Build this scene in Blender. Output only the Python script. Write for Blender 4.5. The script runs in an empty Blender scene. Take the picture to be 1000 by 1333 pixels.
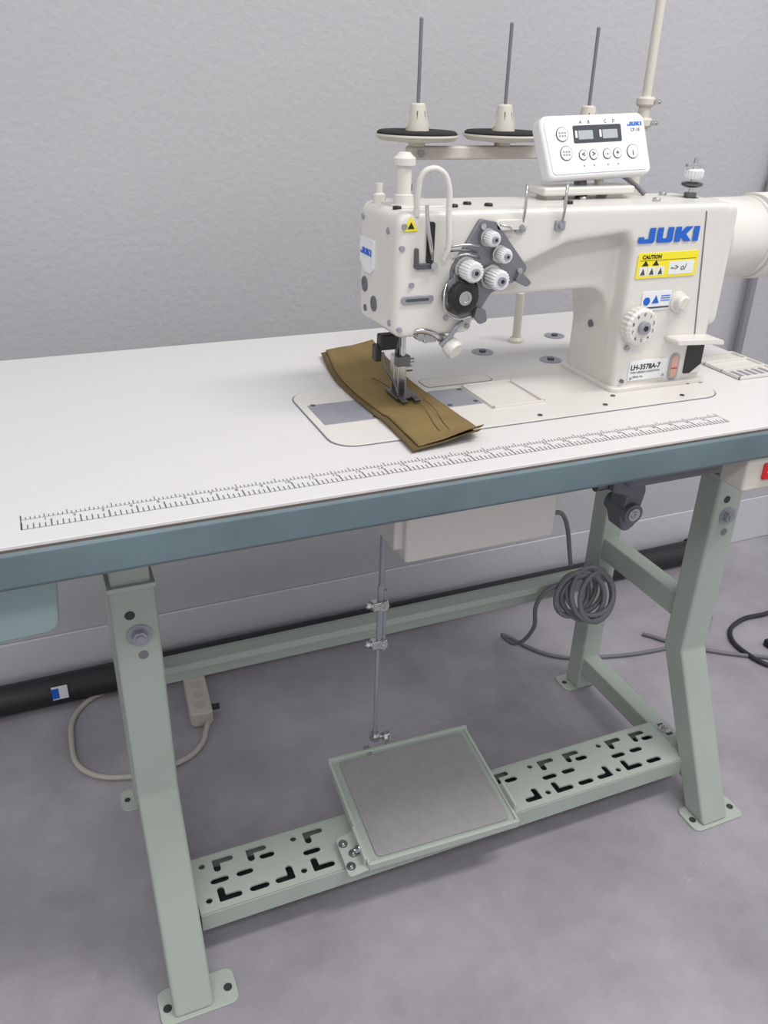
import bpy, bmesh, math, random
from mathutils import Vector, Matrix, Euler
random.seed(4)
C=bpy.context.collection
# ---------------------------------------------------------------- materials
def mat(name,col,rough=.5,metal=0.,nscale=0,namt=0,bump=0,bscale=200,spec=.5,bdist=.002):
    m=bpy.data.materials.new(name);m.use_nodes=True;N=m.node_tree.nodes;L=m.node_tree.links
    b=N['Principled BSDF'];b.inputs['Base Color'].default_value=(*col,1);b.inputs['Roughness'].default_value=rough
    b.inputs['Metallic'].default_value=metal;b.inputs['Specular IOR Level'].default_value=spec
    tc=N.new('ShaderNodeTexCoord')
    if nscale:
        n=N.new('ShaderNodeTexNoise');n.inputs['Scale'].default_value=nscale;n.inputs['Detail'].default_value=4
        r=N.new('ShaderNodeValToRGB');e=r.color_ramp.elements
        e[0].position=.35;e[1].position=.65
        e[0].color=(*[max(0,c*(1-namt)) for c in col],1);e[1].color=(*[min(1,c*(1+namt)) for c in col],1)
        L.new(tc.outputs['Object'],n.inputs['Vector']);L.new(n.outputs['Fac'],r.inputs[0]);L.new(r.outputs[0],b.inputs['Base Color'])
    if bump:
        n2=N.new('ShaderNodeTexNoise');n2.inputs['Scale'].default_value=bscale;n2.inputs['Detail'].default_value=3
        bp=N.new('ShaderNodeBump');bp.inputs['Strength'].default_value=bump;bp.inputs['Distance'].default_value=bdist
        L.new(tc.outputs['Object'],n2.inputs['Vector']);L.new(n2.outputs['Fac'],bp.inputs['Height']);L.new(bp.outputs[0],b.inputs['Normal'])
    return m
def srgb(r,g,b):
    f=lambda c:((c/255+.055)/1.055)**2.4 if c>10 else c/255/12.92
    return (f(r),f(g),f(b))
M=dict(
 wall=mat('wall_paint',srgb(178,177,180),.6,0,1.6,.03,.45,85,.5,.003),
 wall2=mat('baseboard_paint',srgb(194,192,198),.6,0,2,.03,.4,70,.5,.003),
 top=mat('laminate_white',srgb(212,210,209),.42,0,0,0,.04,500,.4),
 edge=mat('edge_band_teal',srgb(97,115,121),.5,0,9,.12,.15,60),
 brown=mat('edge_brown',srgb(105,90,80),.6),
 ink=mat('ruler_ink',srgb(96,96,100),.6),
 green=mat('sage_enamel',srgb(162,171,162),.42,0,5,.04,.08,300),
 green2=mat('sage_enamel_light',srgb(174,182,173),.42,0,5,.03,.05,300),
 dgreen=mat('dark_hole_fill',srgb(48,55,55),.6),
 body=mat('cast_enamel',srgb(213,210,204),.30,0,0,0,.12,380,.5),
 cream=mat('cream_plastic',srgb(206,201,190),.4),
 white=mat('white_plastic',srgb(220,220,220),.4),
 steel=mat('polished_steel',(.55,.55,.55),.25,1),
 dsteel=mat('dark_steel',(.16,.16,.17),.35,1),
 gsteel=mat('brushed_plate',srgb(160,162,170),.4,.5,40,.06),
 grayplate=mat('gray_plate',srgb(132,134,138),.38,.6),
 pin=mat('pin_gray',srgb(122,121,126),.35,.3),
 zinc=mat('zinc_pipe',srgb(150,152,158),.35,.6),
 black=mat('black_plastic',(.012,.012,.013),.45),
 foam=mat('black_foam',(.016,.016,.017),.9,0,0,0,.4,600),
 rubber=mat('gray_rubber',srgb(150,148,149),.75,0,60,.04,.5,900),
 blue=mat('decal_blue',srgb(20,95,195),.4),
 yellow=mat('decal_yellow',srgb(238,222,40),.5),
 red=mat('red_plastic',srgb(205,25,28),.35),
 label=mat('label_white',srgb(225,226,228),.5),
 labelg=mat('label_ink',srgb(70,72,76),.5),
 glass=mat('dark_display',srgb(70,73,78),.2),
 seg=mat('display_segments',srgb(165,172,174),.4),
 oil=mat('oil_window',srgb(205,160,145),.2),
 cable=mat('gray_cable',srgb(112,112,118),.5),
 bcable=mat('black_cable',(.02,.02,.022),.5),
 ccable=mat('beige_cable',srgb(176,170,162),.5),
 beige=mat('beige_plastic',srgb(188,184,174),.5),
 teal=mat('drawer_plastic',srgb(140,160,160),.4),
 motor=mat('dark_motor_enamel',srgb(104,107,112),.45,.2),
 pipe=mat('dark_pipe',srgb(34,35,40),.5,0,6,.2),
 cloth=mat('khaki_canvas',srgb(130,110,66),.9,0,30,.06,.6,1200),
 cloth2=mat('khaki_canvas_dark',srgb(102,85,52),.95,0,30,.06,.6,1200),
 thread=mat('dark_thread',(.03,.025,.02),.8),
)
# floor
m=bpy.data.materials.new('concrete');m.use_nodes=True;N=m.node_tree.nodes;L=m.node_tree.links;b=N['Principled BSDF']
tc=N.new('ShaderNodeTexCoord')
def noise(sc,det,ro):
    n=N.new('ShaderNodeTexNoise');n.inputs['Scale'].default_value=sc;n.inputs['Detail'].default_value=det;n.inputs['Roughness'].default_value=ro;L.new(tc.outputs['Object'],n.inputs['Vector']);return n
def ramp(n,p0,c0,p1,c1):
    r=N.new('ShaderNodeValToRGB');e=r.color_ramp.elements;e[0].position=p0;e[0].color=(*c0,1);e[1].position=p1;e[1].color=(*c1,1);L.new(n.outputs['Fac'],r.inputs[0]);return r
n1=noise(3.2,7,.66);r1=ramp(n1,.34,srgb(140,136,142),.66,srgb(170,166,172))
n2=noise(30,7,.8);r2=ramp(n2,.30,(.25,.24,.26),.35,(1,1,1))
n3=noise(11,8,.85);r3=ramp(n3,.60,(0,0,0),.68,(1,1,1))
mx=N.new('ShaderNodeMixRGB');mx.blend_type='MULTIPLY';mx.inputs[0].default_value=.7;L.new(r1.outputs[0],mx.inputs[1]);L.new(r2.outputs[0],mx.inputs[2])
mul=N.new('ShaderNodeMath');mul.operation='MULTIPLY';mul.inputs[1].default_value=.4;L.new(r3.outputs[0],mul.inputs[0])
mx2=N.new('ShaderNodeMixRGB');L.new(mul.outputs[0],mx2.inputs[0]);L.new(mx.outputs[0],mx2.inputs[1]);mx2.inputs[2].default_value=(*srgb(190,186,191),1)
L.new(mx2.outputs[0],b.inputs['Base Color']);b.inputs['Roughness'].default_value=.42
bp=N.new('ShaderNodeBump');bp.inputs['Strength'].default_value=.15;bp.inputs['Distance'].default_value=.003;L.new(n2.outputs['Fac'],bp.inputs['Height']);L.new(bp.outputs[0],b.inputs['Normal'])
M['floor']=m
# ---------------------------------------------------------------- helpers
def empty(name,parent=None,loc=(0,0,0),rot=(0,0,0)):
    o=bpy.data.objects.new(name,None);C.objects.link(o);o.location=loc;o.rotation_euler=rot;o.parent=parent;o.empty_display_size=.05;return o
def fin(name,bm,mt,parent,smooth=False,bev=0,seg=2,ang=40):
    bmesh.ops.recalc_face_normals(bm,faces=bm.faces)
    me=bpy.data.meshes.new(name);bm.to_mesh(me);bm.free()
    o=bpy.data.objects.new(name,me);C.objects.link(o);me.materials.append(M[mt] if isinstance(mt,str) else mt);o.parent=parent
    if smooth or bev:
        for p in me.polygons:p.use_smooth=True
        me.set_sharp_from_angle(angle=math.radians(35)) if not bev else None
    if bev:
        md=o.modifiers.new('b','BEVEL');md.width=bev;md.segments=seg;md.limit_method='ANGLE';md.angle_limit=math.radians(ang);md.harden_normals=True
    return o
def box(name,x0,x1,y0,y1,z0,z1,mt,parent,bev=.0015,seg=2,rot=None):
    bm=bmesh.new();bmesh.ops.create_cube(bm,size=1)
    c=Vector(((x0+x1)/2,(y0+y1)/2,(z0+z1)/2))
    bmesh.ops.scale(bm,vec=(x1-x0,y1-y0,z1-z0),verts=bm.verts)
    if rot:bmesh.ops.rotate(bm,cent=(0,0,0),matrix=Euler(rot).to_matrix(),verts=bm.verts)
    bmesh.ops.translate(bm,vec=c,verts=bm.verts)
    return fin(name,bm,mt,parent,bev=bev,seg=seg)
def frame(d):
    d=Vector(d).normalized();return d.to_track_quat('Z','Y').to_matrix().to_4x4()
def lathe(name,prof,p0,dirv,mt,parent,seg=32,knurl=0):
    bm=bmesh.new();rings=[]
    for h,r in prof:
        ring=[]
        for i in range(seg):
            a=2*math.pi*i/seg;rr=max(r,1e-5)
            if knurl and r>.7*max(q[1] for q in prof):rr*=1-knurl*(i%2)
            ring.append(bm.verts.new((rr*math.cos(a),rr*math.sin(a),h)))
        rings.append(ring)
    for a,b2 in zip(rings,rings[1:]):
        for i in range(seg):bm.faces.new((a[i],a[(i+1)%seg],b2[(i+1)%seg],b2[i]))
    bm.faces.new(rings[0][::-1]);bm.faces.new(rings[-1])
    bm.transform(Matrix.Translation(Vector(p0))@frame(dirv))
    return fin(name,bm,mt,parent,smooth=True)
def cyl(name,p0,p1,r,mt,parent,r2=None,seg=24,ch=0):
    p0=Vector(p0);p1=Vector(p1);l=(p1-p0).length;r2=r if r2 is None else r2
    pr=[(0,r),(l,r2)] if not ch else [(0,r-ch),(ch,r),(l-ch,r2),(l,r2-ch)]
    return lathe(name,pr,p0,p1-p0,mt,parent,seg)
def sph(name,c,r,mt,parent,sc=(1,1,1)):
    bm=bmesh.new();bmesh.ops.create_uvsphere(bm,u_segments=20,v_segments=12,radius=r);bmesh.ops.scale(bm,vec=sc,verts=bm.verts);bmesh.ops.translate(bm,vec=c,verts=bm.verts)
    return fin(name,bm,mt,parent,smooth=True)
def fillet(pts,n=6):
    out=[];k=len(pts)
    for i,p in enumerate(pts):
        P=Vector(p[:2]);r=p[2] if len(p)>2 else 0
        if r<=0:out.append(P);continue
        A=Vector(pts[i-1][:2]);B=Vector(pts[(i+1)%k][:2])
        u=(A-P).normalized();v=(B-P).normalized();th=u.angle(v);d=r/math.tan(th/2)
        d=min(d,(A-P).length*.49,(B-P).length*.49);r=d*math.tan(th/2)
        c=P+(u+v).normalized()*(r/math.sin(th/2));a=P+u*d-c;b2=P+v*d-c
        ang=a.angle(b2);s=1 if a.x*b2.y-a.y*b2.x>0 else -1
        for j in range(n+1):
            t=s*ang*j/n;out.append(c+Vector((a.x*math.cos(t)-a.y*math.sin(t),a.x*math.sin(t)+a.y*math.cos(t))))
    return out
def prism_bm(bm,pts,axis,a0,a1):
    def mk(p,a):
        return {'y':(p[0],a,p[1]),'z':(p[0],p[1],a),'x':(a,p[0],p[1])}[axis]
    A=[bm.verts.new(mk(p,a0)) for p in pts];B=[bm.verts.new(mk(p,a1)) for p in pts];n=len(pts)
    f0=bm.faces.new(A);f1=bm.faces.new(B[::-1])
    for i in range(n):bm.faces.new((A[i],B[i],B[(i+1)%n],A[(i+1)%n]))
    return f0,f1
def prism(name,pts,axis,a0,a1,mt,parent,bev=.001,seg=2,ang=50):
    bm=bmesh.new();prism_bm(bm,fillet(pts),axis,a0,a1)
    return fin(name,bm,mt,parent,bev=bev,seg=seg,ang=ang) if bev else fin(name,bm,mt,parent,smooth=True)
def conv(cu,name,mt,parent,smooth=True):
    o=bpy.data.objects.new(name+'_c',cu);C.objects.link(o);bpy.context.view_layer.update()
    me=bpy.data.meshes.new_from_object(o.evaluated_get(bpy.context.evaluated_depsgraph_get()))
    bpy.data.objects.remove(o);ob=bpy.data.objects.new(name,me);C.objects.link(ob);me.materials.clear();me.materials.append(M[mt]);ob.parent=parent
    if smooth:
        for p in me.polygons:p.use_smooth=True
    return ob
def tube(name,pts,r,mt,parent,cyclic=False,smoothc=True,res=8):
    cu=bpy.data.curves.new(name,'CURVE');cu.dimensions='3D';cu.bevel_depth=r;cu.bevel_resolution=3;cu.use_fill_caps=True
    if smoothc:
        s=cu.splines.new('BEZIER');s.bezier_points.add(len(pts)-1)
        for bpnt,p in zip(s.bezier_points,pts):bpnt.co=p;bpnt.handle_left_type=bpnt.handle_right_type='AUTO'
        s.resolution_u=res
    else:
        s=cu.splines.new('POLY');s.points.add(len(pts)-1)
        for q,p in zip(s.points,pts):q.co=(*p,1)
    s.use_cyclic_u=cyclic
    return conv(cu,name,mt,parent)
def text(name,body,size,loc,rot,mt,parent,ext=.0002,bold=0,sx=1,align='LEFT'):
    cu=bpy.data.curves.new(name,'FONT');cu.body=body;cu.size=size;cu.extrude=ext;cu.offset=bold;cu.align_x=align;cu.resolution_u=3
    o=conv(cu,name,mt,parent,False)
    for v in o.data.vertices:v.co.x*=sx
    o.location=loc;o.rotation_euler=rot;return o
FR=(math.pi/2,0,0)
def logo(name,loc,rot,sx,sz,th,mt,parent):
    LT=[(0,[(0,0,.14),(.95,0,.14),(.95,1),(.61,1),(.61,.28),(.33,.28),(.33,.42),(0,.42)]),
        (1.07,[(0,1),(0,0,.14),(.95,0,.14),(.95,1),(.61,1),(.61,.28),(.34,.28),(.34,1)]),
        (2.14,[(0,0),(.34,0),(.34,.34),(.60,0),(1.02,0),(.64,.5),(1.02,1),(.60,1),(.34,.66),(.34,1),(0,1)]),
        (3.23,[(0,0),(.34,0),(.34,1),(0,1)])]
    bm=bmesh.new()
    for ox,p in LT:prism_bm(bm,[((q.x+ox)*sx,q.y*sz) for q in fillet(p,4)],'y',-th,0)
    o=fin(name,bm,mt,parent);o.location=loc;o.rotation_euler=rot;return o
def shape2d(name,outer,holes,z,th,mt,parent):
    cu=bpy.data.curves.new(name,'CURVE');cu.dimensions='2D';cu.fill_mode='BOTH';cu.extrude=th/2
    for loop in [outer]+holes:
        s=cu.splines.new('POLY');s.points.add(len(loop)-1);s.use_cyclic_u=True
        for q,p in zip(s.points,loop):q.co=(p[0],p[1],0,1)
    o=conv(cu,name,mt,parent,False);o.location=(0,0,z);return o
def hexbolt(name,p,d,r,mt,parent,h=.006,washer=True):
    p=Vector(p);d=Vector(d).normalized()
    if washer:cyl(name+'_washer',p,p+d*.0015,r*1.6,mt,parent,seg=24)
    cyl(name,p+d*.001,p+d*h,r,mt,parent,seg=6)
    cyl(name+'_tip',p+d*h,p+d*(h+.002),r*.5,mt,parent,seg=12)
# ---------------------------------------------------------------- room
def quad(name,vs,mt):
    bm=bmesh.new();bm.faces.new([bm.verts.new(v) for v in vs]);return fin(name,bm,mt,None)
quad('floor',[(-3,-2.5,0),(4.5,-2.5,0),(4.5,1.56,0),(-3,1.56,0)],'floor')
box('wall_back',-3,4.5,1.53,1.63,0,3.0,'wall',None,0)
box('baseboard_back',-3,4.5,1.524,1.5295,0,.135,'wall2',None,.003)
# ---------------------------------------------------------------- table
H=.785
T=empty('sewing_table')
box('table_top',-.21,.995,.7015,1.254,H-.004,H,'top',T,.001)
box('table_edge_core',-.209,.994,.7013,1.253,H-.0055,H-.004,'brown',T,0)
prism('table_board',[(.699,H-.009,.002),(.6985,H-.040,.003),(.704,H-.045,.002),(1.248,H-.045),(1.254,H-.036),(1.254,H-.0055),(.7020,H-.0055)],'x',-.21,.995,'edge',T,0)
# ruler
bm=bmesh.new()
def rb(x0,x1,y0,y1):
    v=[bm.verts.new(p) for p in((x0,y0,H+.0004),(x1,y0,H+.0004),(x1,y1,H+.0004),(x0,y1,H+.0004))];bm.faces.new(v)
rx0,rx1=-.036,.775
rb(rx0,rx1,.7285,.7290);rb(rx0,rx1,.7480,.7484);rb(rx0-.0003,rx0+.0006,.7285,.757);rb(rx1-.0006,rx1,.7285,.757)
x=rx0;i=0
while x<rx1:
    l=.0135 if i%5==0 else (.010 if i%5 in(2,) else .008);rb(x,x+(.0012 if i%5==0 else .0009),.7290,.7290+l);x+=.00508;i+=1
x=rx0;i=0
while x<rx1:
    l=.0085 if i%10==0 else (.007 if i%5==0 else .0045);rb(x,x+.0007,.7484,.7484+l);x+=.004;i+=1
fin('ruler_marks',bm,'ink',T)
for k in range(1,32):
    text('ruler_number',str(k),.0065,(rx0+k*.0254-.006,.7422,H+.0004),(0,0,0),'ink',T,0,0)
for gx,gy in((.622,1.081),(.777,1.124),(.700,1.015)):
    lathe('grommet',[(0,.016),(.0015,.016),(.002,.012),(.0012,.011),(.0012,.0001)],(gx,gy,H),(0,0,1),'gsteel',T)
    cyl('grommet_core',(gx,gy,H+.001),(gx,gy,H+.004),.005,'dsteel',T)
cyl('head_rest_post',(.70,1.115,H),(.70,1.115,.862),.0065,'cream',T,ch=.001)
lathe('head_rest_foot',[(0,.012),(.004,.012),(.008,.008)],(.70,1.115,H),(0,0,1),'cream',T)
box('tray_base',.905,.988,.850,.955,H,H+.002,'body',T,.001)
for a in(.905,.9845):box('tray_rim',a,a+.0035,.850,.955,H,H+.005,'body',T,.001)
for a in(.850,.885,.92,.9515):box('tray_rib',.905,.988,a,a+.0035,H,H+.005,'body',T,.001)
for k in range(5):box('tray_slot',.915+k*.013,.922+k*.013,.858,.882,H+.0015,H+.0025,'gsteel',T,0)
# drawer (own object)
D=empty('table_drawer')
prism('drawer_shell',[(-.21,.739),(-.014,.739),(-.014,.722,.004),(-.020,.66,.014),(-.20,.655,.014),(-.21,.72)],'y',.745,1.05,'teal',D,.004)
box('drawer_lip',-.21,-.008,.738,1.055,.725,.7395,'teal',D,.003)
# ---------------------------------------------------------------- stand
S=empty('table_stand',T)
for nm,xc in(('left',.061),('right',.972)):
    w=.027
    pts=[(.878,.615),(.878,.285,.02),(.742,.004),(.792,.004),(.923,.275,.02),(.923,.615)]
    prism('front_leg_'+nm,pts,'x',xc-w,xc+w,'green',S,.005,3)
    box('front_leg_inner_'+nm,xc-w+.004,xc+w-.004,.882,.919,.60,.7395,'green',S,.003)
    box('front_leg_collar_'+nm,xc-w-.001,xc+w+.001,.876,.925,.610,.616,'green2',S,.001)
    box('rear_leg_'+nm,xc-.022,xc+.022,1.135,1.178,.004,.7395,'green',S,.004)
    prism('foot_plate_front_'+nm,[(xc-.045,.738,.012),(xc+.062,.738,.012),(xc+.062,.792,.012),(xc-.045,.792,.012)],'z',0,.004,'green2',S,.001)
    prism('foot_plate_rear_'+nm,[(xc-.045,1.14,.012),(xc+.04,1.14,.012),(xc+.04,1.19,.012),(xc-.045,1.19,.012)],'z',0,.004,'green2',S,.001)
    for dx in(-.034,.050):
        cyl('foot_bolt_hole',(xc+dx,.762,.0038),(xc+dx,.762,.0046),.006,'dgreen',S,seg=16)
    cyl('foot_bolt_hole',(xc-.034,1.165,.0038),(xc-.034,1.165,.0046),.005,'dgreen',S,seg=16)
    box('upper_crossbar_'+nm,xc-.016,xc+.016,.915,1.14,.325,.37,'green',S,.003)
    box('lower_crossbar_'+nm,xc-.018,xc+.018,.800,1.14,.045,.085,'green',S,.003)
    box('top_bracket_'+nm,xc-.03,xc+.03,.80,1.2,.7330,.7395,'green',S,.001)
    hexbolt('leg_bolt',(xc+.002,.878,.545),(0,-1,0),.0095,'gsteel',S,.009)
    cyl('leg_hole',(xc-.006,.8785,.575),(xc-.006,.8772,.575),.006,'dgreen',S,seg=16)
    cyl('leg_plug',(xc+.004,.8785,.515),(xc+.004,.8772,.515),.006,'grayplate',S,seg=16)
box('rear_beam',.083,.951,1.123,1.137,.268,.315,'green',S,.003)
box('rear_beam_flange',.083,.951,1.105,1.127,.311,.3155,'green2',S,.001)
box('rear_beam_lip',.083,.951,1.103,1.107,.302,.3155,'green2',S,.001)
hexbolt('beam_bolt',(.945,1.10,.30),(0,-1,0),.006,'steel',S)
def cap(cx,cy,l,w):
    r=w/2;out=[]
    for s,base in((1,-90),(-1,90)):
        for k in range(5):
            a=math.radians(base+k*45);out.append((cx+s*(l/2-r)+r*math.cos(a),cy+r*math.sin(a)))
    return out
def Lsh(cx,cy,a,b2,w,fx=1,fy=1):
    p=[(0,0,.002),(a,0,.005),(a,w,.005),(w,w),(w,b2,.005),(0,b2,.005)]
    q=fillet([(cx+fx*u[0],cy+fy*u[1],u[2] if len(u)>2 else 0) for u in p],3);return [(v.x,v.y) for v in q]
def circ(x,y,r):return [(x+r*math.cos(k*math.pi/5),y+r*math.sin(k*math.pi/5)) for k in range(10)]
holes=[]
x=.104
while x<.92:
    holes+=[Lsh(x+.018,.834,.034,.026,.0105),cap(x+.078,.8395,.030,.0105),circ(x+.004,.842,.005),Lsh(x+.132,.834,.030,.026,.0105,-1,1)]
    holes+=[cap(x+.026,.872,.028,.0105),cap(x+.064,.872,.026,.0105)]
    holes+=[circ(x+.006,.904,.005),Lsh(x+.022,.911,.032,.024,.0105,1,-1),Lsh(x+.074,.911,.032,.024,.0105,1,-1),cap(x+.103,.890,.024,.0105)]
    x+=.143
R0,R1=.092,.952
holes=[h for h in holes if max(p[0] for p in h)<R1-.006 and not(any(.318<p[0]<.60 for p in h))]
shape2d('treadle_rail_top',[(R0,.822),(R1,.822),(R1,.922),(R0,.922)],holes,.0885,.003,'green2',S)
box('treadle_rail_shade',R0,R1,.824,.920,.060,.062,'dgreen',S,0)  # dark sheet added as painted shade seen through the rail slots
box('treadle_rail_front',R0,R1,.8205,.8235,.060,.09,'green',S,.001)
box('treadle_rail_back',R0,R1,.9205,.9235,.060,.09,'green',S,.001)
box('treadle_rail_lip',R0,R1,.8205,.836,.058,.061,'green',S,.001)
for by in(.845,.90):
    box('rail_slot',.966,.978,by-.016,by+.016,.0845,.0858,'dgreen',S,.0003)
    hexbolt('rail_bolt',(.972,by,.085),(0,0,1),.007,'steel',S,.008)
# ---------------------------------------------------------------- treadle pedal
P=empty('treadle_pedal',None,(.466,.800,.100),(math.radians(6.0),0,math.radians(-2)))
def rr(x0,x1,y0,y1,r):return [(x0,y0,r),(x1,y0,r),(x1,y1,r),(x0,y1,r)]
prism('pedal_tray',rr(-.126,.128,0,.204,.008),'z',-.006,.004,'green',P,.002)
prism('pedal_front_rim',rr(-.126,.128,-.002,.004,.002),'z',-.008,.007,'green2',P,.001)
prism('pedal_back_rim',rr(-.126,.130,.200,.206,.002),'z',-.006,.010,'green2',P,.001)
prism('pedal_left_rim',rr(-.127,-.122,0,.204,.002),'z',-.010,.007,'green2',P,.001)
prism('pedal_right_rim',rr(.124,.129,0,.204,.002),'z',-.006,.007,'green2',P,.001)
prism('pedal_rubber_mat',rr(-.110,.116,.008,.196,.008),'z',.003,.0065,'rubber',P,.001)
prism('pedal_mat_groove',rr(-.104,.110,.014,.190,.006),'z',.003,.0068,'rubber',P,.0003)
prism('pedal_bracket_left',[(-.158,-.006,.006),(-.126,-.002),(-.126,.07),(-.158,.062,.006)],'z',-.006,-.002,'green2',P,.001)
box('pedal_hinge_left',-.132,-.127,.005,.065,-.01,.016,'green2',P,.002)
box('pedal_hinge_right',.129,.134,.02,.07,-.01,.018,'green2',P,.002)
for xx,yy in((-.150,.010),(-.140,.030),(-.150,.050)):hexbolt('hinge_bolt',(xx,yy,-.002),(0,0,1),.0045,'steel',P,.004)
hexbolt('hinge_pivot',(-.132,.03,.006),(-1,0,0),.006,'steel',P,.006)
box('pedal_arm',-.060,-.050,.196,.215,.0,.008,'steel',P,.001)
# rod
R=empty('treadle_rod')
RX,RY=.432,1.003
cyl('rod_lower',(RX-.003,RY,.165),(RX-.001,RY,.46),.0033,'gsteel',R)
cyl('rod_upper',(RX+.001,RY,.35),(RX+.004,RY,.735),.0045,'gsteel',R)
cyl('rod_second',(RX+.008,RY,.335),(RX+.008,RY,.45),.0033,'gsteel',R)
for z in(.352,.425,):
    box('rod_clamp',RX-.014,RX+.012,RY-.008,RY+.006,z-.008,z+.008,'steel',R,.002)
    hexbolt('clamp_bolt',(RX-.014,RY,z),(-1,0,0),.005,'steel',R,.008)
    hexbolt('clamp_nut',(RX+.004,RY-.008,z),(0,-1,0),.005,'steel',R,.005)
lathe('rod_joint',[(0,.004),(.003,.009),(.012,.009),(.015,.005),(.022,.004)],(RX-.003,RY,.150),(0,0,1),'steel',R)
cyl('joint_pin',(RX-.003,RY-.002,.156),(RX+.024,RY+.004,.150),.004,'steel',R)
cyl('joint_nut',(RX+.012,RY,.153),(RX+.018,RY,.152),.008,'steel',R,seg=6)
cyl('joint_post',(RX+.022,RY+.004,.128),(RX+.022,RY+.004,.156),.003,'steel',R)
# ---------------------------------------------------------------- under-table parts
U=empty('oil_pan')
prism('pan_shell',[(.345,.739),(.345,.712,.01),(.37,.702,.01),(.64,.702,.01),(.66,.739)],'y',.80,.985,'motor',U,.003)
U=empty('control_box')
prism('box_shell',[(.405,.7015),(.405,.582,.006),(.635,.582,.006),(.635,.7015)],'y',.862,.99,'body',U,.004)
box('box_flange',.392,.41,.87,.99,.60,.7015,'body',U,.003)
box('box_lid_seam',.4045,.6355,.8615,.99,.655,.6562,'gsteel',U,0)
tube('box_lead',[(.640,.93,.64),(.655,.94,.60),(.70,.98,.55),(.80,1.06,.48),(.85,1.09,.36)],.004,'cable',U)
U=empty('drive_motor')
box('motor_block',.70,.90,.80,1.04,.668,.7395,'motor',U,.012,4)
cyl('motor_end',(.68,.90,.70),(.70,.90,.70),.028,'motor',U)
U=empty('knee_lifter_bracket')
prism('bracket_arm',[(.710,.667,.005),(.760,.667,.01),(.768,.64,.012),(.758,.585,.012),(.738,.575,.01),(.730,.60),(.735,.635),(.710,.645)],'y',.840,.875,'motor',U,.004)
cyl('bracket_hub',(.745,.832,.610),(.745,.882,.610),.015,'motor',U)
cyl('bracket_shaft',(.690,.858,.652),(.745,.858,.652),.008,'dsteel',U)
hexbolt('bracket_screw',(.745,.832,.610),(0,-1,0),.006,'steel',U,.005)
U=empty('power_switch')
box('switch_box',.800,.872,.707,.75,.693,.7395,'cream',U,.004)
box('switch_button',.826,.852,.7025,.708,.708,.731,'red',U,.003)
text('switch_label','OFF',.010,(.839,.7022,.7165),FR,'label',U,.0002,0,1,'CENTER')
box('switch_black',.856,.868,.704,.708,.702,.734,'black',U,.002)
U=empty('coiled_cable')
for k in range(7):
    cx=.862+k*.0055+random.uniform(-.004,.004);cz=.300+random.uniform(-.006,.006);rx_=.043+random.uniform(-.006,.006);rz_=.040+random.uniform(-.005,.005)
    y0=1.096-k*.004;pts=[]
    for j in range(16):
        a=2*math.pi*j/16;pts.append((cx+rx_*math.cos(a),y0-.012+.014*math.sin(a)+.010*math.cos(a+k),cz+rz_*math.sin(a)))
    tube('cable_loop',pts,.0048,'cable',U,True)
U=empty('floor_cable')
tube('cable_tail',[(.84,1.085,.33),(.80,1.09,.31),(.815,1.13,.20),(.86,1.26,.06),(.905,1.35,.008),(.925,1.31,.005),(.97,1.25,.005),(1.05,1.215,.005),(1.227,1.185,.005),(1.33,1.19,.005),(1.412,1.248,.005)],.0042,'cable',U)
tube('cable_run',[(1.21,1.25,.005),(1.28,1.17,.005),(1.422,1.074,.005),(1.6,1.0,.005),(1.9,1.05,.005)],.0045,'cable',U)
U=empty('black_power_cord')
tube('cord_loop',[(1.9,1.3,.006),(1.559,1.211,.006),(1.47,1.21,.006),(1.40,1.17,.006),(1.385,1.10,.006),(1.41,1.04,.006),(1.55,1.0,.006),(1.9,.95,.006)],.0055,'bcable',U)
box('cord_plug',1.45,1.49,1.10,1.12,0,.018,'black',U,.004)
U=empty('power_strip')
prism('strip_body',[(-.022,-.078,.012),(.022,-.078,.012),(.022,.078,.012),(-.022,.078,.012)],'z',0,.034,'beige',U,.005)
for k in range(4):cyl('strip_socket',(0,-.05+k*.032,.033),(0,-.05+k*.032,.0348),.011,'ccable',U)
cyl('strip_switch',(.022,-.045,.018),(.038,-.045,.018),.006,'black',U)
U.location=(.196,1.385,0);U.rotation_euler=(0,0,math.radians(-4))
U=empty('beige_power_cord')
tube('cord_run',[(.19,1.47,.006),(.12,1.495,.006),(.046,1.487,.006),(-.028,1.443,.006),(-.052,1.346,.006),(-.035,1.262,.006),(.039,1.218,.006),(.116,1.219,.006),(.17,1.246,.006),(.200,1.302,.012)],.0052,'ccable',U)
U=empty('floor_pipe')
cyl('pipe_run',(-2.5,1.488,.031),(1.56,1.488,.031),.030,'pipe',U,seg=28)
lathe('pipe_end_cap',[(0,.033),(.03,.033),(.036,.026)],(1.545,1.488,.033),(1,0,0),'pipe',U)
box('pipe_label',-.075,-.045,1.455,1.4575,.03,.06,'label',U,0)
box('pipe_label_print',-.075,-.062,1.4542,1.455,.033,.057,'blue',U,0)
U=empty('wall_conduit')
cyl('conduit_pipe',(1.575,1.508,.36),(1.575,1.508,1.0),.011,'zinc',U)
lathe('conduit_coupler',[(0,.011),(.004,.016),(.04,.016),(.044,.011)],(1.575,1.508,.93),(0,0,1),'steel',U)
box('conduit_strap',1.545,1.605,1.516,1.529,.80,.815,'steel',U,.001)
tube('conduit_bend',[(1.575,1.508,1.0),(1.58,1.508,1.03),(1.62,1.508,1.06),(1.75,1.508,1.075)],.011,'zinc',U)
U=empty('wall_outlet')
box('outlet_box',1.66,1.73,1.49,1.529,1.22,1.33,'motor',U,.004)
tube('outlet_wire',[(1.66,1.50,1.30),(1.62,1.51,1.31),(1.645,1.51,1.27),(1.61,1.51,1.235),(1.67,1.50,1.24)],.003,'bcable',U)
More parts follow.
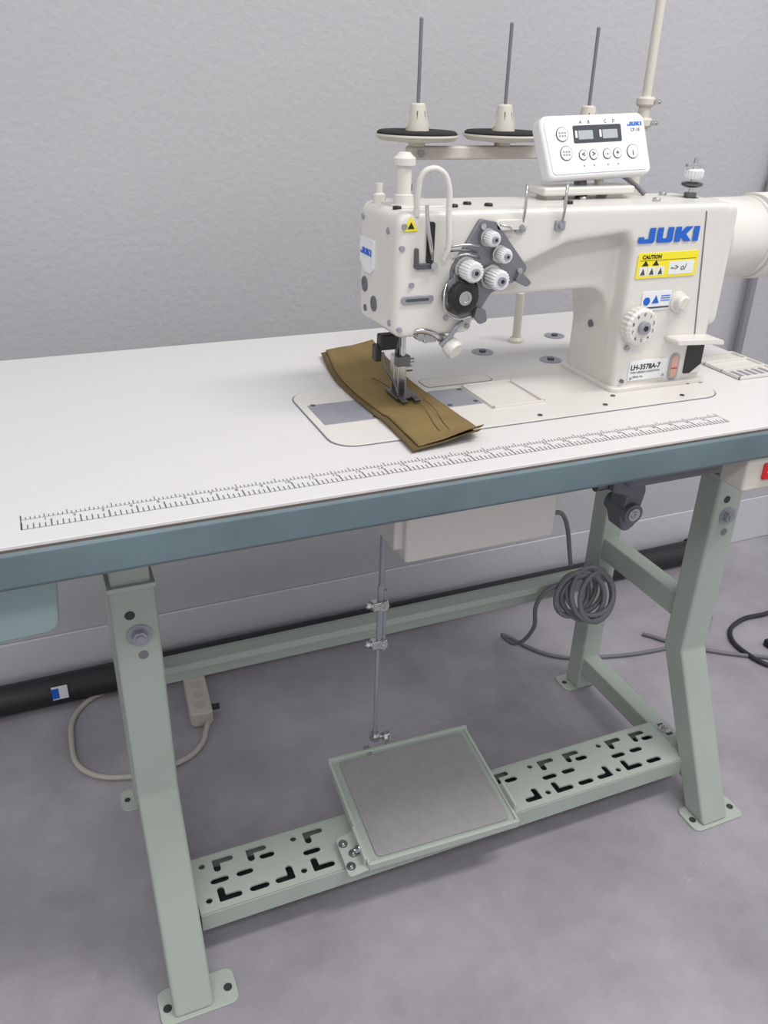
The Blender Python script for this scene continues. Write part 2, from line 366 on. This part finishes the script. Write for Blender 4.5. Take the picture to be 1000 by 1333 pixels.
# ---------------------------------------------------------------- thread stand
U=empty('thread_stand')
TY=1.2
cyl('stand_pole',(.947,TY,H),(.947,TY,1.13),.0095,'cream',U)
cyl('stand_pole_upper',(.947,TY,1.12),(.947,TY,1.75),.0072,'cream',U)
lathe('pole_base',[(0,.028),(.004,.028),(.012,.014),(.02,.012)],(.947,TY,H),(0,0,1),'cream',U)
for z in(1.088,1.118):
    lathe('pole_collar',[(0,.012),(.003,.0145),(.011,.0145),(.014,.012)],(.947,TY,z),(0,0,1),'cream',U)
    hexbolt('collar_screw',(.955,TY-.012,z+.007),(.6,-1,0),.004,'steel',U,.008,False)
box('spool_bar',.540,.955,TY-.010,TY+.010,1.044,1.062,'cream',U,.003)
cyl('bar_end_screw',(.556,TY-.010,1.053),(.556,TY-.014,1.053),.005,'steel',U)
for k,sx in enumerate((.554,.695,.842)):
    z0=1.062
    lathe('spool_stem',[(0,.012),(.004,.012),(.006,.009),(.012,.009)],(sx,TY,z0),(0,0,1),'cream',U)
    lathe('spool_dish',[(0,.012),(.002,.030),(.004,.054),(.010,.0605),(.0125,.0600),(.010,.058),(.009,.05),(.008,.012)],(sx,TY,z0+.004),(0,0,1),'cream',U,48)
    lathe('spool_pad',[(0,.050),(.0,.0575),(.007,.0575),(.009,.0545),(.009,.016)],(sx,TY,z0+.0115),(0,0,1),'foam',U,48)
    lathe('spool_cone',[(0,.017),(.004,.0165),(.034,.0105),(.036,.008)],(sx,TY,z0+.02),(0,0,1),'cream',U)
    for s in(-1,1):prism('cone_fin',[(sx+s*.009,z0+.03),(sx+s*.020,z0+.024),(sx+s*.010,z0+.05)],'y',TY-.001,TY+.001,'cream',U,0)
    for a in(-.5,.5):cyl('cone_slot',(sx+.0145*math.sin(a),TY-.0145*math.cos(a),z0+.026),(sx+.011*math.sin(a),TY-.0115*math.cos(a),z0+.046),.0012,'motor',U,seg=8)
    cyl('spool_pin',(sx,TY,z0+.05),(sx,TY,z0+.158),.0026,'pin',U,seg=12)
    sph('pin_tip',(sx,TY,z0+.158),.0028,'pin',U)
# ---------------------------------------------------------------- sewing machine
SM=empty('sewing_machine')
Zb=H+.0018
def rpts(x0,x1,y0,y1,r):return [(x0,y0,r),(x1,y0,r),(x1,y1,r),(x0,y1,r)]
prism('bed_seam',rpts(.289,.840,.806,.994,.030),'z',H-.001,H+.0008,'grayplate',SM,0)
prism('bed_plate',rpts(.2905,.8385,.8075,.9925,.0285),'z',H,Zb,'body',SM,.0008)
prism('slide_plate_left',rpts(.300,.372,.874,.942,.002),'z',H,Zb+.0006,'gsteel',SM,.0003)
prism('needle_plate',rpts(.373,.462,.874,.942,.002),'z',H,Zb+.0006,'gsteel',SM,.0003)
prism('slide_plate_right',rpts(.463,.514,.880,.942,.002),'z',H,Zb+.0006,'gsteel',SM,.0003)
prism('bed_inset_seam',rpts(.470,.572,.955,.988,.008),'z',H,Zb+.0003,'grayplate',SM,0)
prism('bed_inset',rpts(.4715,.5705,.9565,.9865,.007),'z',H,Zb+.0006,'body',SM,0)
for f in((.516,.592,.858,.861),(.516,.592,.943,.946),(.516,.519,.858,.946),(.589,.592,.858,.946)):
    box('bed_cover_frame',f[0],f[1],f[2],f[3],H,Zb+.003,'body',SM,.0006)
for p in((.307,.94),(.366,.88),(.47,.887),(.508,.89),(.508,.936),(.56,.82),(.66,.825),(.78,.822),(.69,.85),(.82,.86)):
    cyl('bed_screw',(p[0],p[1],Zb),(p[0],p[1],Zb+.0010),.0032,'dsteel',SM,seg=12)
bm=bmesh.new()
def addp(pts,y0,y1,bev):
    b2=bmesh.new();f0,f1=prism_bm(b2,fillet(pts,8),'y',y0,y1)
    bmesh.ops.recalc_face_normals(b2,faces=b2.faces)
    ed=[e for e in b2.edges if abs(e.verts[0].co.y-e.verts[1].co.y)<1e-6]
    if bev:bmesh.ops.bevel(b2,geom=ed,offset=bev,segments=3,affect='EDGES',profile=.5)
    me=bpy.data.meshes.new('t');b2.to_mesh(me);b2.free();bm.from_mesh(me);bpy.data.meshes.remove(me)
XR=.846
addp([(.381,.884,.012),(.482,.884,.012),(.482,.918,.012),(.690,.918,.035),(.700,.860,.0),(.700,.785),(XR,.785),(XR,1.020,.012),(.381,1.022,.014)],.893,.978,.006)
addp([(.381,.884,.012),(.482,.884,.010),(.484,.925,.02),(.528,.952,.05),(.603,.981,.05),(.688,.989,.012),(.698,.97,.02),(.7,.785),(XR,.785),(XR,1.020,.012),(.381,1.022,.014)],.866,.90,.006)
addp([(.845,.86,.01),(.866,.86,.012),(.866,1.018,.014),(.845,1.018,.01)],.875,.978,.006)
body=fin('body_casting',bm,'body',SM)
md=body.modifiers.new('r','REMESH');md.mode='VOXEL';md.voxel_size=.0022;md.use_smooth_shade=True
md=body.modifiers.new('s','SMOOTH');md.factor=.5;md.iterations=9
prism('column_skirt',rpts(.694,.853,.858,.985,.010),'z',Zb-.001,Zb+.006,'body',SM,.002)
prism('side_seam',[(.8015,1.012),(.8030,1.012),(.8295,.80),(.8280,.80)],'y',.8652,.867,'grayplate',SM,0)
prism('top_cover',rpts(.395,.455,.895,.965,.008),'z',1.020,1.024,'body',SM,.0015)
for p in((.465,.90),(.49,.915),(.51,.90),(.395,.90),(.40,.955),(.62,.90),(.66,.93),(.75,.90),(.80,.95)):
    cyl('top_screw',(p[0],p[1],1.018),(p[0],p[1],1.0245),.005,'black' if p[0]<.63 else 'steel',SM,seg=16,ch=.001)
prism('oval_cover',rpts(.500,.540,1.000,1.0115,.0055),'y',.861,.868,'body',SM,.001)
lathe('regulator_post',[(0,.016),(.003,.016),(.004,.011),(.016,.011),(.017,.0085),(.046,.0085),(.047,.0125),(.054,.0125),(.056,.010),(.060,.006)],(.410,.918,1.018),(0,0,1),'body',SM)
lathe('oil_cap',[(0,.006),(.012,.006),(.013,.008),(.020,.008)],(.424,.945,1.022),(0,0,1),'black',SM)
lathe('tension_post',[(0,.007),(.010,.007),(.012,.004),(.022,.004)],(.396,.955,1.020),(0,0,1),'body',SM)
tube('takeup_guard',[(.404,.868,1.018),(.403,.864,1.045),(.406,.862,1.060),(.414,.860,1.066),(.428,.859,1.063),(.435,.858,1.052),(.4375,.857,1.02),(.439,.857,.985),(.436,.860,.972)],.0034,'body',SM)
prism('takeup_slot',rpts(.4165,.4255,.968,1.012,.003),'y',.864,.867,'black',SM,0)
tube('takeup_lever',[(.424,.866,.972),(.419,.858,.985),(.414,.857,1.005),(.412,.860,1.03)],.0022,'steel',SM)
prism('guide_plate',[(.402,.985,.003),(.406,.985,.003),(.407,.968),(.428,.968,.002),(.430,.962,.003),(.402,.962,.003)],'y',.862,.867,'dsteel',SM,.0005)
cyl('guide_eye',(.424,.867,.966),(.424,.858,.966),.004,'steel',SM)
prism('slot_plate',rpts(.388,.428,.924,.933,.0045),'y',.8635,.868,'gsteel',SM,.0005)
prism('slot_inner',rpts(.393,.422,.9268,.9300,.0015),'y',.863,.8645,'dsteel',SM,0)
for x,z in((.387,.985),(.387,.895),(.474,.893),(.389,1.008),(.400,.945),(.445,.905)):cyl('face_screw',(x,.868,z),(x,.8635,z),.003,'gsteel',SM,seg=14)
prism('warn_triangle',[(.388,1.003),(.405,1.003),(.3965,1.018)],'y',.8645,.866,'yellow',SM,0)
prism('warn_mark',[(.3925,1.0055),(.4005,1.0055),(.3965,1.0125)],'y',.864,.8648,'black',SM,0)
prism('badge',[(.928,.950,.006),(.938,.944,.003),(.956,.944,.003),(.970,.955,.004),(.970,.983,.003),(.928,.983,.003)],'x',.3785,.3815,'label',SM,.0004)
logo('badge_logo',(.3783,.9665,.964),(0,0,-math.pi/2),.0094,.0075,.0003,'blue',SM)
for y,z,r_ in((.958,.928,.009),(.928,.911,.009),(.955,.900,.004)):
    lathe('face_port',[(0,r_),(.0012,r_),(.0012,r_*.8),(.0004,r_*.75),(.0004,.0001)],(.3810,y,z),(-1,0,0),'motor',SM)
for y,z in((.965,1.005),(.89,1.0),(.88,.90)):cyl('end_screw',(.382,y,z),(.3795,y,z),.0035,'gsteel',SM,seg=14)
prism('tension_plate',[(.480,1.014,.006),(.500,1.010,.006),(.548,.956,.006),(.536,.944,.006),(.500,.930,.01),(.482,.902,.008),(.458,.905,.01),(.446,.935,.01),(.448,.962,.008)],'y',.861,.867,'grayplate',SM,.001)
def knob(n,x,z,r,y0,y1,mt,cap_='gsteel'):
    lathe(n+'_discs',[(0,r*.9),(.002,r*1.15),(.003,r*.7),(.005,r*1.15),(.006,r*.8)],(x,.862,z),(0,-1,0),'steel',SM)
    lathe(n,[(0,r*.8),(.003,r),(y0-y1-.002,r),(y0-y1,r*.85)],(x,y0,z),(0,-1,0),mt,SM,40,.10)
    cyl(n+'_stud',(x,y1,z),(x,y1-.003,z),r*.42,cap_,SM,seg=16)
    cyl(n+'_hole',(x,y1-.003,z),(x,y1-.0033,z),r*.2,'black',SM,seg=10)
knob('tension_knob_a',.489,.994,.0085,.856,.842,'white')
knob('tension_knob_b',.506,.975,.0085,.856,.842,'white')
knob('tension_knob_c',.463,.961,.0118,.856,.834,'white')
knob('tension_knob_d',.497,.950,.0118,.856,.834,'white')
lathe('thread_dial_base',[(0,.022),(.004,.023),(.006,.021),(.010,.018)],(.459,.862,.932),(0,-1,0),'dsteel',SM,40)
lathe('thread_dial',[(0,.016),(.002,.0185),(.010,.0185),(.012,.015)],(.457,.854,.932),(0,-1,0),'black',SM,44,.06)
lathe('dial_ring',[(0,.008),(.002,.008),(.002,.005),(.0005,.0045),(.0005,.0001)],(.456,.842,.932),(0,-1,0),'steel',SM)
tube('check_spring',[(.445,.858,.972),(.455,.852,.978),(.470,.852,.976),(.480,.858,.972)],.0012,'steel',SM)
tube('check_spring',[(.440,.858,.945),(.434,.850,.935),(.436,.848,.918),(.450,.848,.908),(.470,.85,.908)],.0012,'steel',SM)
tube('thread_hook',[(.520,.860,1.0),(.512,.852,1.005),(.500,.852,1.008)],.0012,'steel',SM)
tube('thread_rail',[(.438,.862,.984),(.446,.855,.987),(.462,.852,.988),(.476,.855,.986)],.0015,'steel',SM)
tube('thread_rail',[(.438,.862,.980),(.446,.855,.982),(.462,.852,.982),(.474,.855,.979)],.0012,'dsteel',SM)
prism('tension_tail',[(.535,.955,.003),(.552,.940,.004),(.544,.936,.003),(.528,.944,.003)],'y',.855,.862,'grayplate',SM,.001)
prism('thread_stub',[(.478,.918,.003),(.490,.914,.004),(.494,.900,.004),(.484,.897,.003),(.476,.906,.003)],'y',.852,.858,'grayplate',SM,.001)
for x,z in((.4825,1.006),(.452,.953),(.535,.955)):cyl('plate_screw',(x,.861,z),(x,.858,z),.0034,'steel',SM,seg=14)
for gx in(.535,.588):
    prism('guide_base',rpts(gx-.008,gx+.005,.997,1.008,.002),'y',.862,.867,'gsteel',SM,.0005)
    tube('guide_hook',[(gx,.864,1.0),(gx,.860,1.025),(gx+.001,.862,1.042),(gx+.005,.868,1.047),(gx+.008,.872,1.040),(gx+.007,.872,1.022)],.0016,'steel',SM)
    cyl('guide_screw',(gx-.002,.862,1.003),(gx-.002,.859,1.003),.003,'gsteel',SM,seg=12)
BX,BYw=.824,.925
lathe('winder_base',[(0,.012),(.002,.012),(.003,.008),(.008,.008)],(BX,BYw,1.018),(0,0,1),'dsteel',SM)
cyl('winder_shaft',(BX,BYw,1.018),(BX,BYw,1.068),.0028,'steel',SM)
lathe('winder_disc',[(0,.010),(.002,.0135),(.005,.0135),(.006,.009)],(BX,BYw,1.033),(0,0,1),'dsteel',SM)
lathe('winder_knob',[(0,.011),(.003,.0125),(.010,.0125),(.012,.010)],(BX,BYw,1.043),(0,0,1),'white',SM,36,.08)
box('winder_clip',BX-.014,BX+.010,BYw-.003,BYw+.003,1.057,1.061,'steel',SM,.001)
logo('brand_logo',(.703,.8649,.9765),(0,0,0),.0260,.0180,.0003,'blue',SM)
prism('caution_sticker',rpts(.708,.802,.9335,.9645,.003),'y',.8648,.8662,'yellow',SM,0)
text('caution_text','CAUTION',.0065,(.714,.8645,.9575),FR,'black',SM,.0001,.0002)
prism('caution_line',rpts(.711,.799,.9552,.9556,0),'y',.8645,.8650,'black',SM,0)
for k in range(3):
    prism('caution_box',rpts(.7115+k*.0135,.7235+k*.0135,.9365,.9475,.001),'y',.8644,.8650,'label',SM,0)
    prism('caution_glyph',[(.714+k*.0135,.938),(.721+k*.0135,.938),(.7175+k*.0135,.946)],'y',.8640,.8645,'labelg',SM,0)
for k in range(2):
    prism('caution_tri',[(.715+k*.016,.949),(.725+k*.016,.949),(.720+k*.016,.9552)],'y',.8643,.8650,'black',SM,0)
prism('caution_inset',rpts(.757,.797,.9365,.9530,.002),'y',.8644,.8650,'label',SM,0)
text('caution_tiny','~> o/',.011,(.760,.8640,.9415),FR,'labelg',SM,.0001)
prism('notice_sticker',rpts(.724,.770,.892,.916,.002),'y',.8648,.8662,'label',SM,0)
cyl('notice_dot',(.7315,.8650,.904),(.7315,.8643,.904),.0052,'blue',SM)
prism('notice_tri',[(.740,.901),(.751,.901),(.7455,.911)],'y',.8643,.8650,'blue',SM,0)
for k in range(3):prism('notice_line',rpts(.7535,.768,.9095-k*.003,.9105-k*.003,0),'y',.8643,.8650,'blue',SM,0)
prism('notice_band',rpts(.726,.768,.8945,.8965,0),'y',.8643,.8650,'labelg',SM,0)
lathe('column_knob',[(0,.013),(.004,.013),(.005,.010),(.014,.010),(.016,.008)],(.782,.866,.9005),(0,-1,0),'body',SM,32)
box('column_knob_bar',.7775,.7825,.847,.851,.893,.909,'cream',SM,.001,rot=(0,.5,0))
lathe('stitch_dial',[(0,.020),(.004,.024),(.016,.024),(.019,.021)],(.718,.866,.876),(0,-1,0),'body',SM,48,.05)
lathe('stitch_dial_hub',[(0,.0085),(.006,.0085),(.007,.007)],(.718,.848,.876),(0,-1,0),'gsteel',SM)
cyl('stitch_dial_hole',(.718,.8408,.876),(.718,.8404,.876),.0035,'black',SM)
for k in range(10):
    a=2*math.pi*k/10;text('dial_number',str(k),.0062,(.718+.0165*math.sin(a),.8465,.876+.0165*math.cos(a)-.002),FR,'labelg',SM,.0001,0,1,'CENTER')
prism('reverse_lever',[(.772,.857,.004),(.840,.853,.003),(.850,.850,.004),(.850,.844,.003),(.835,.846,.003),(.772,.850,.003)],'y',.838,.866,'body',SM,.002)
prism('model_plate',rpts(.7215,.783,.7985,.8255,.002),'y',.8645,.8662,'label',SM,.0003)
text('model_text','LH-3578A-7',.0098,(.7235,.8641,.8135),FR,'black',SM,.0001,.0002,.98)
text('model_small','TWIN NEEDLE LOCKSTITCH',.0038,(.7235,.8641,.8085),FR,'labelg',SM,.0001)
text('model_small','SERIAL No.',.0036,(.7285,.8641,.8025),FR,'labelg',SM,.0001)
for x in(.7255,.779):cyl('plate_rivet',(x,.8646,.802),(x,.8636,.802),.002,'gsteel',SM,seg=10)
prism('oil_gauge_frame',rpts(.788,.8045,.793,.830,.008),'y',.8645,.8662,'gsteel',SM,.0005)
prism('oil_gauge',rpts(.791,.8015,.796,.827,.005),'y',.8640,.8650,'oil',SM,0)
prism('oil_mark',rpts(.7915,.801,.809,.8105,0),'y',.8635,.8642,'red',SM,0)
prism('column_window',rpts(.814,.842,.800,.840,.002),'y',.8640,.8662,'black',SM,0)
prism('window_tab',[(.824,.800),(.842,.800),(.842,.812)],'y',.8630,.8642,'body',SM,0)
cyl('arm_screw',(.712,.8665,.845),(.712,.862,.845),.0035,'gsteel',SM,seg=16)
cyl('arm_screw',(.712,.8665,.800),(.712,.862,.800),.0025,'motor',SM,seg=16)
cyl('arm_hole',(.6995,.93,.862),(.6975,.93,.862),.005,'motor',SM,seg=16)
lathe('direct_motor',[(0,.048),(.004,.0525),(.066,.0525),(.070,.050)],(.862,.928,.966),(1,0,0),'body',SM,64)
lathe('motor_ring',[(0,.050),(.002,.0535),(.005,.0535),(.007,.050)],(.931,.928,.966),(1,0,0),'body',SM,64)
lathe('hand_wheel',[(0,.048),(.002,.056),(.004,.057),(.030,.057),(.036,.051),(.038,.040),(.036,.0001)],(.940,.928,.966),(1,0,0),'body',SM,72,.0)
# under-head mechanics
cyl('needle_bar',(.4195,.925,.84),(.4195,.925,.886),.0036,'steel',SM)
cyl('needle_bar_bush',(.4195,.925,.874),(.4195,.925,.888),.008,'dsteel',SM)
box('needle_clamp',.4105,.4285,.920,.931,.832,.845,'dsteel',SM,.001)
for dx in(-.005,.005):cyl('needle',(.4195+dx,.925,.833),(.4195+dx,.925,.792),.0009,'steel',SM,seg=8)
cyl('needle_screw',(.4285,.925,.838),(.435,.925,.838),.003,'steel',SM,seg=12)
cyl('presser_bar',(.4215,.944,.806),(.4215,.944,.886),.004,'dsteel',SM)
box('presser_block',.4135,.4295,.936,.950,.806,.842,'steel',SM,.002)
cyl('presser_screw',(.4295,.942,.822),(.440,.942,.822),.0045,'steel',SM)
box('presser_foot_shank',.4145,.4275,.930,.945,.796,.810,'dsteel',SM,.001)
box('presser_foot',.405,.434,.905,.945,.7945,.7975,'dsteel',SM,.001)
box('presser_toe',.407,.415,.893,.907,.7945,.7980,'dsteel',SM,.001,rot=(.12,0,0))
box('presser_toe',.424,.432,.893,.907,.7945,.7980,'dsteel',SM,.001,rot=(.12,0,0))
box('guard_block',.390,.411,.925,.94,.853,.872,'black',SM,.002)
box('guard_arm',.386,.394,.93,.945,.838,.858,'black',SM,.002)
tube('foot_wire',[(.395,.93,.85),(.398,.925,.83),(.406,.92,.815),(.41,.915,.80)],.0018,'dsteel',SM)
tube('lift_link',[(.405,.872,.888),(.41,.866,.892),(.424,.864,.890),(.436,.866,.884),(.444,.87,.878)],.0035,'steel',SM)
box('lift_block',.420,.436,.866,.885,.876,.890,'steel',SM,.002)
cyl('lift_pin',(.414,.864,.885),(.414,.875,.885),.005,'steel',SM)
cyl('hand_lifter_rod',(.440,.90,.885),(.458,.858,.868),.006,'body',SM)
lathe('hand_lifter_knob',[(0,.006),(.004,.0105),(.014,.0120),(.018,.010)],(.452,.872,.874),(.35,-.9,-.5),'body',SM)
tube('hand_lifter_arm',[(.441,.866,.872),(.450,.862,.882),(.458,.860,.895),(.466,.860,.900)],.003,'gsteel',SM)
# ---- control panel on top
box('panel_bracket',.600,.735,.925,.965,1.026,1.036,'body',SM,.003)
box('bracket_foot_a',.61,.635,.935,.96,1.018,1.03,'body',SM,.002)
box('bracket_foot_b',.70,.725,.935,.96,1.018,1.03,'body',SM,.002)
cyl('bracket_stem',(.668,.945,1.022),(.668,.958,1.06),.008,'dsteel',SM)
cyl('bracket_stem',(.695,.945,1.03),(.695,.958,1.06),.006,'body',SM)
tube('panel_cord',[(.715,.96,1.055),(.74,.965,1.045),(.765,.96,1.030),(.77,.95,1.022)],.003,'cable',SM)
CP=empty('control_panel',SM,(.679,.925,1.048),(math.radians(-21),math.radians(-2.2),0))
prism('panel_housing',[(-.073,0,.008),(.078,0,.008),(.074,.074,.012),(-.080,.074,.012)],'y',0,.020,'white',CP,.004,3)
prism('panel_face',[(-.0675,.005,.005),(.072,.005,.005),(.0685,.069,.008),(-.0745,.069,.008)],'y',-.0010,.001,'label',CP,.0005)
prism('display_bezel',rpts(-.034,.036,.040,.0605,.002),'y',-.0014,0,'glass',CP,0)
for a,b2 in((-.027,-.006),(.008,.030)):
    prism('display_segments',rpts(a,b2,.044,.0545,.001),'y',-.0018,-.0013,'seg',CP,0)
    prism('display_strip',rpts(a-.0045,a-.0015,.046,.0545,.0005),'y',-.0018,-.0013,'label',CP,0)  # narrow label-white strip left of each segment block
def ring(x,z,r):
    cyl('button_ring',(x,-.001,z),(x,-.0018,z),r,'labelg',CP);cyl('button_face',(x,-.0016,z),(x,-.0022,z),r-.0007,'label',CP)
for x,z,r_ in((-.050,.051,.0085),(-.047,.029,.0085),(-.023,.026,.0062),(-.008,.026,.0062),(.012,.026,.0062),(.027,.026,.0062),(.050,.027,.0085)):ring(x,z,r_)
for x,z,s in((-.023,.0235,'<'),(-.008,.0235,'>'),(.012,.0235,'-'),(.027,.0235,'+'),(.050,.0225,'i')):
    text('button_glyph',s,.009,(x,-.0024,z),FR,'labelg',CP,.0001,.0002,1,'CENTER')
for cx,cz in((-.050,.051),(-.047,.029)):
    for k in range(3):
        for j in range(2):prism('button_icon',rpts(cx-.005+k*.0038,cx-.0025+k*.0038,cz-.003+j*.0035,cz-.001+j*.0035,0),'y',-.0025,-.0022,'gsteel',CP,0)
logo('panel_logo',(.046,-.0010,.0575),(0,0,0),.0060,.0048,.0003,'blue',CP)
text('panel_model','CP-18',.0055,(.050,-.0012,.051),FR,'labelg',CP,.0001)
for x,s in((-.024,'A'),(-.012,'B'),(.012,'C'),(.024,'D')):text('panel_letter',s,.0055,(x,-.0012,.0625),FR,'labelg',CP,.0001)
for x in(-.023,-.008,.012,.027):text('panel_arrow','v',.005,(x,-.0012,.012),FR,'labelg',CP,.0001,0,1,'CENTER')
# ---------------------------------------------------------------- fabric strip
F=empty('fabric_strip')
def cloth(name,xoff,zoff,w0,w1,y0,y1,mt,seed):
    bm=bmesh.new();n,mm=70,14;g=[]
    for i in range(n+1):
        s=i/n;row=[]
        y=y0+(y1-y0)*s
        cx=.412+.018*s-.008*math.sin(math.pi*s)+.004*math.sin(s*7+seed)+xoff;w=w0+(w1-w0)*s
        for j in range(mm+1):
            t=j/mm-.5
            z=Zb+.0012+zoff+.0030*max(0,math.sin(s*9+t*3+seed))*(1 if abs(y-.925)>.05 else .25)+.003*max(0,abs(t)-.35)*math.sin(s*14)
            z+=.010*max(0,(.05-s)/.05)**2*(.5+t)
            row.append(bm.verts.new((cx+t*w,y+t*(.04*s)+t*.006*(1-s),z)))
        g.append(row)
    for i in range(n):
        for j in range(mm):bm.faces.new((g[i][j],g[i][j+1],g[i+1][j+1],g[i+1][j]))
    o=fin(name,bm,mt,F,smooth=True);md=o.modifiers.new('s','SOLIDIFY');md.thickness=.0009;md.offset=1
    return o
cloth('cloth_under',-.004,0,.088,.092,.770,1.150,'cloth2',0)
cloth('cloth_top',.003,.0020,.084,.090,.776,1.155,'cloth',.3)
for dx in(.006,.018):
    tube('stitch_line',[(.4195+dx-.010*s_+.003*math.sin(5*s_),.90-.10*s_,Zb+.0082-.001*s_) for s_ in(0,.2,.4,.6,.8,1)],.0003,'thread',F)
tube('loose_thread',[(.41,1.0,Zb+.006),(.407,.97,Zb+.012),(.414,.945,Zb+.009)],.0005,'thread',F)
# ---------------------------------------------------------------- light
W=bpy.data.worlds.new('world');bpy.context.scene.world=W;W.use_nodes=True
W.node_tree.nodes['Background'].inputs[0].default_value=(.95,.95,.98,1);W.node_tree.nodes['Background'].inputs[1].default_value=.78
def area(name,loc,rot,sx,sy,e,col=(1,.985,.965)):
    l=bpy.data.lights.new(name,'AREA');l.shape='RECTANGLE';l.size=sx;l.size_y=sy;l.energy=e;l.color=col
    o=bpy.data.objects.new(name,l);C.objects.link(o);o.location=loc;o.rotation_euler=rot;return o
area('ceiling_light',(1.3,.2,2.7),(math.radians(5),0,0),1.3,.3,32)
area('ceiling_light',(-.5,-.9,2.7),(math.radians(15),0,0),1.3,.3,22)
bpy.context.scene.view_settings.view_transform='Standard'
# ---------------------------------------------------------------- camera
cam=bpy.data.cameras.new('camera');cam.sensor_fit='VERTICAL';cam.sensor_height=36;cam.lens=1097.8/1333*36;cam.clip_start=.01
co=bpy.data.objects.new('camera',cam);C.objects.link(co);co.location=(0,0,1.155);co.rotation_euler=(math.radians(62.462),math.radians(-1.478),math.radians(-22.645))
bpy.context.scene.camera=co
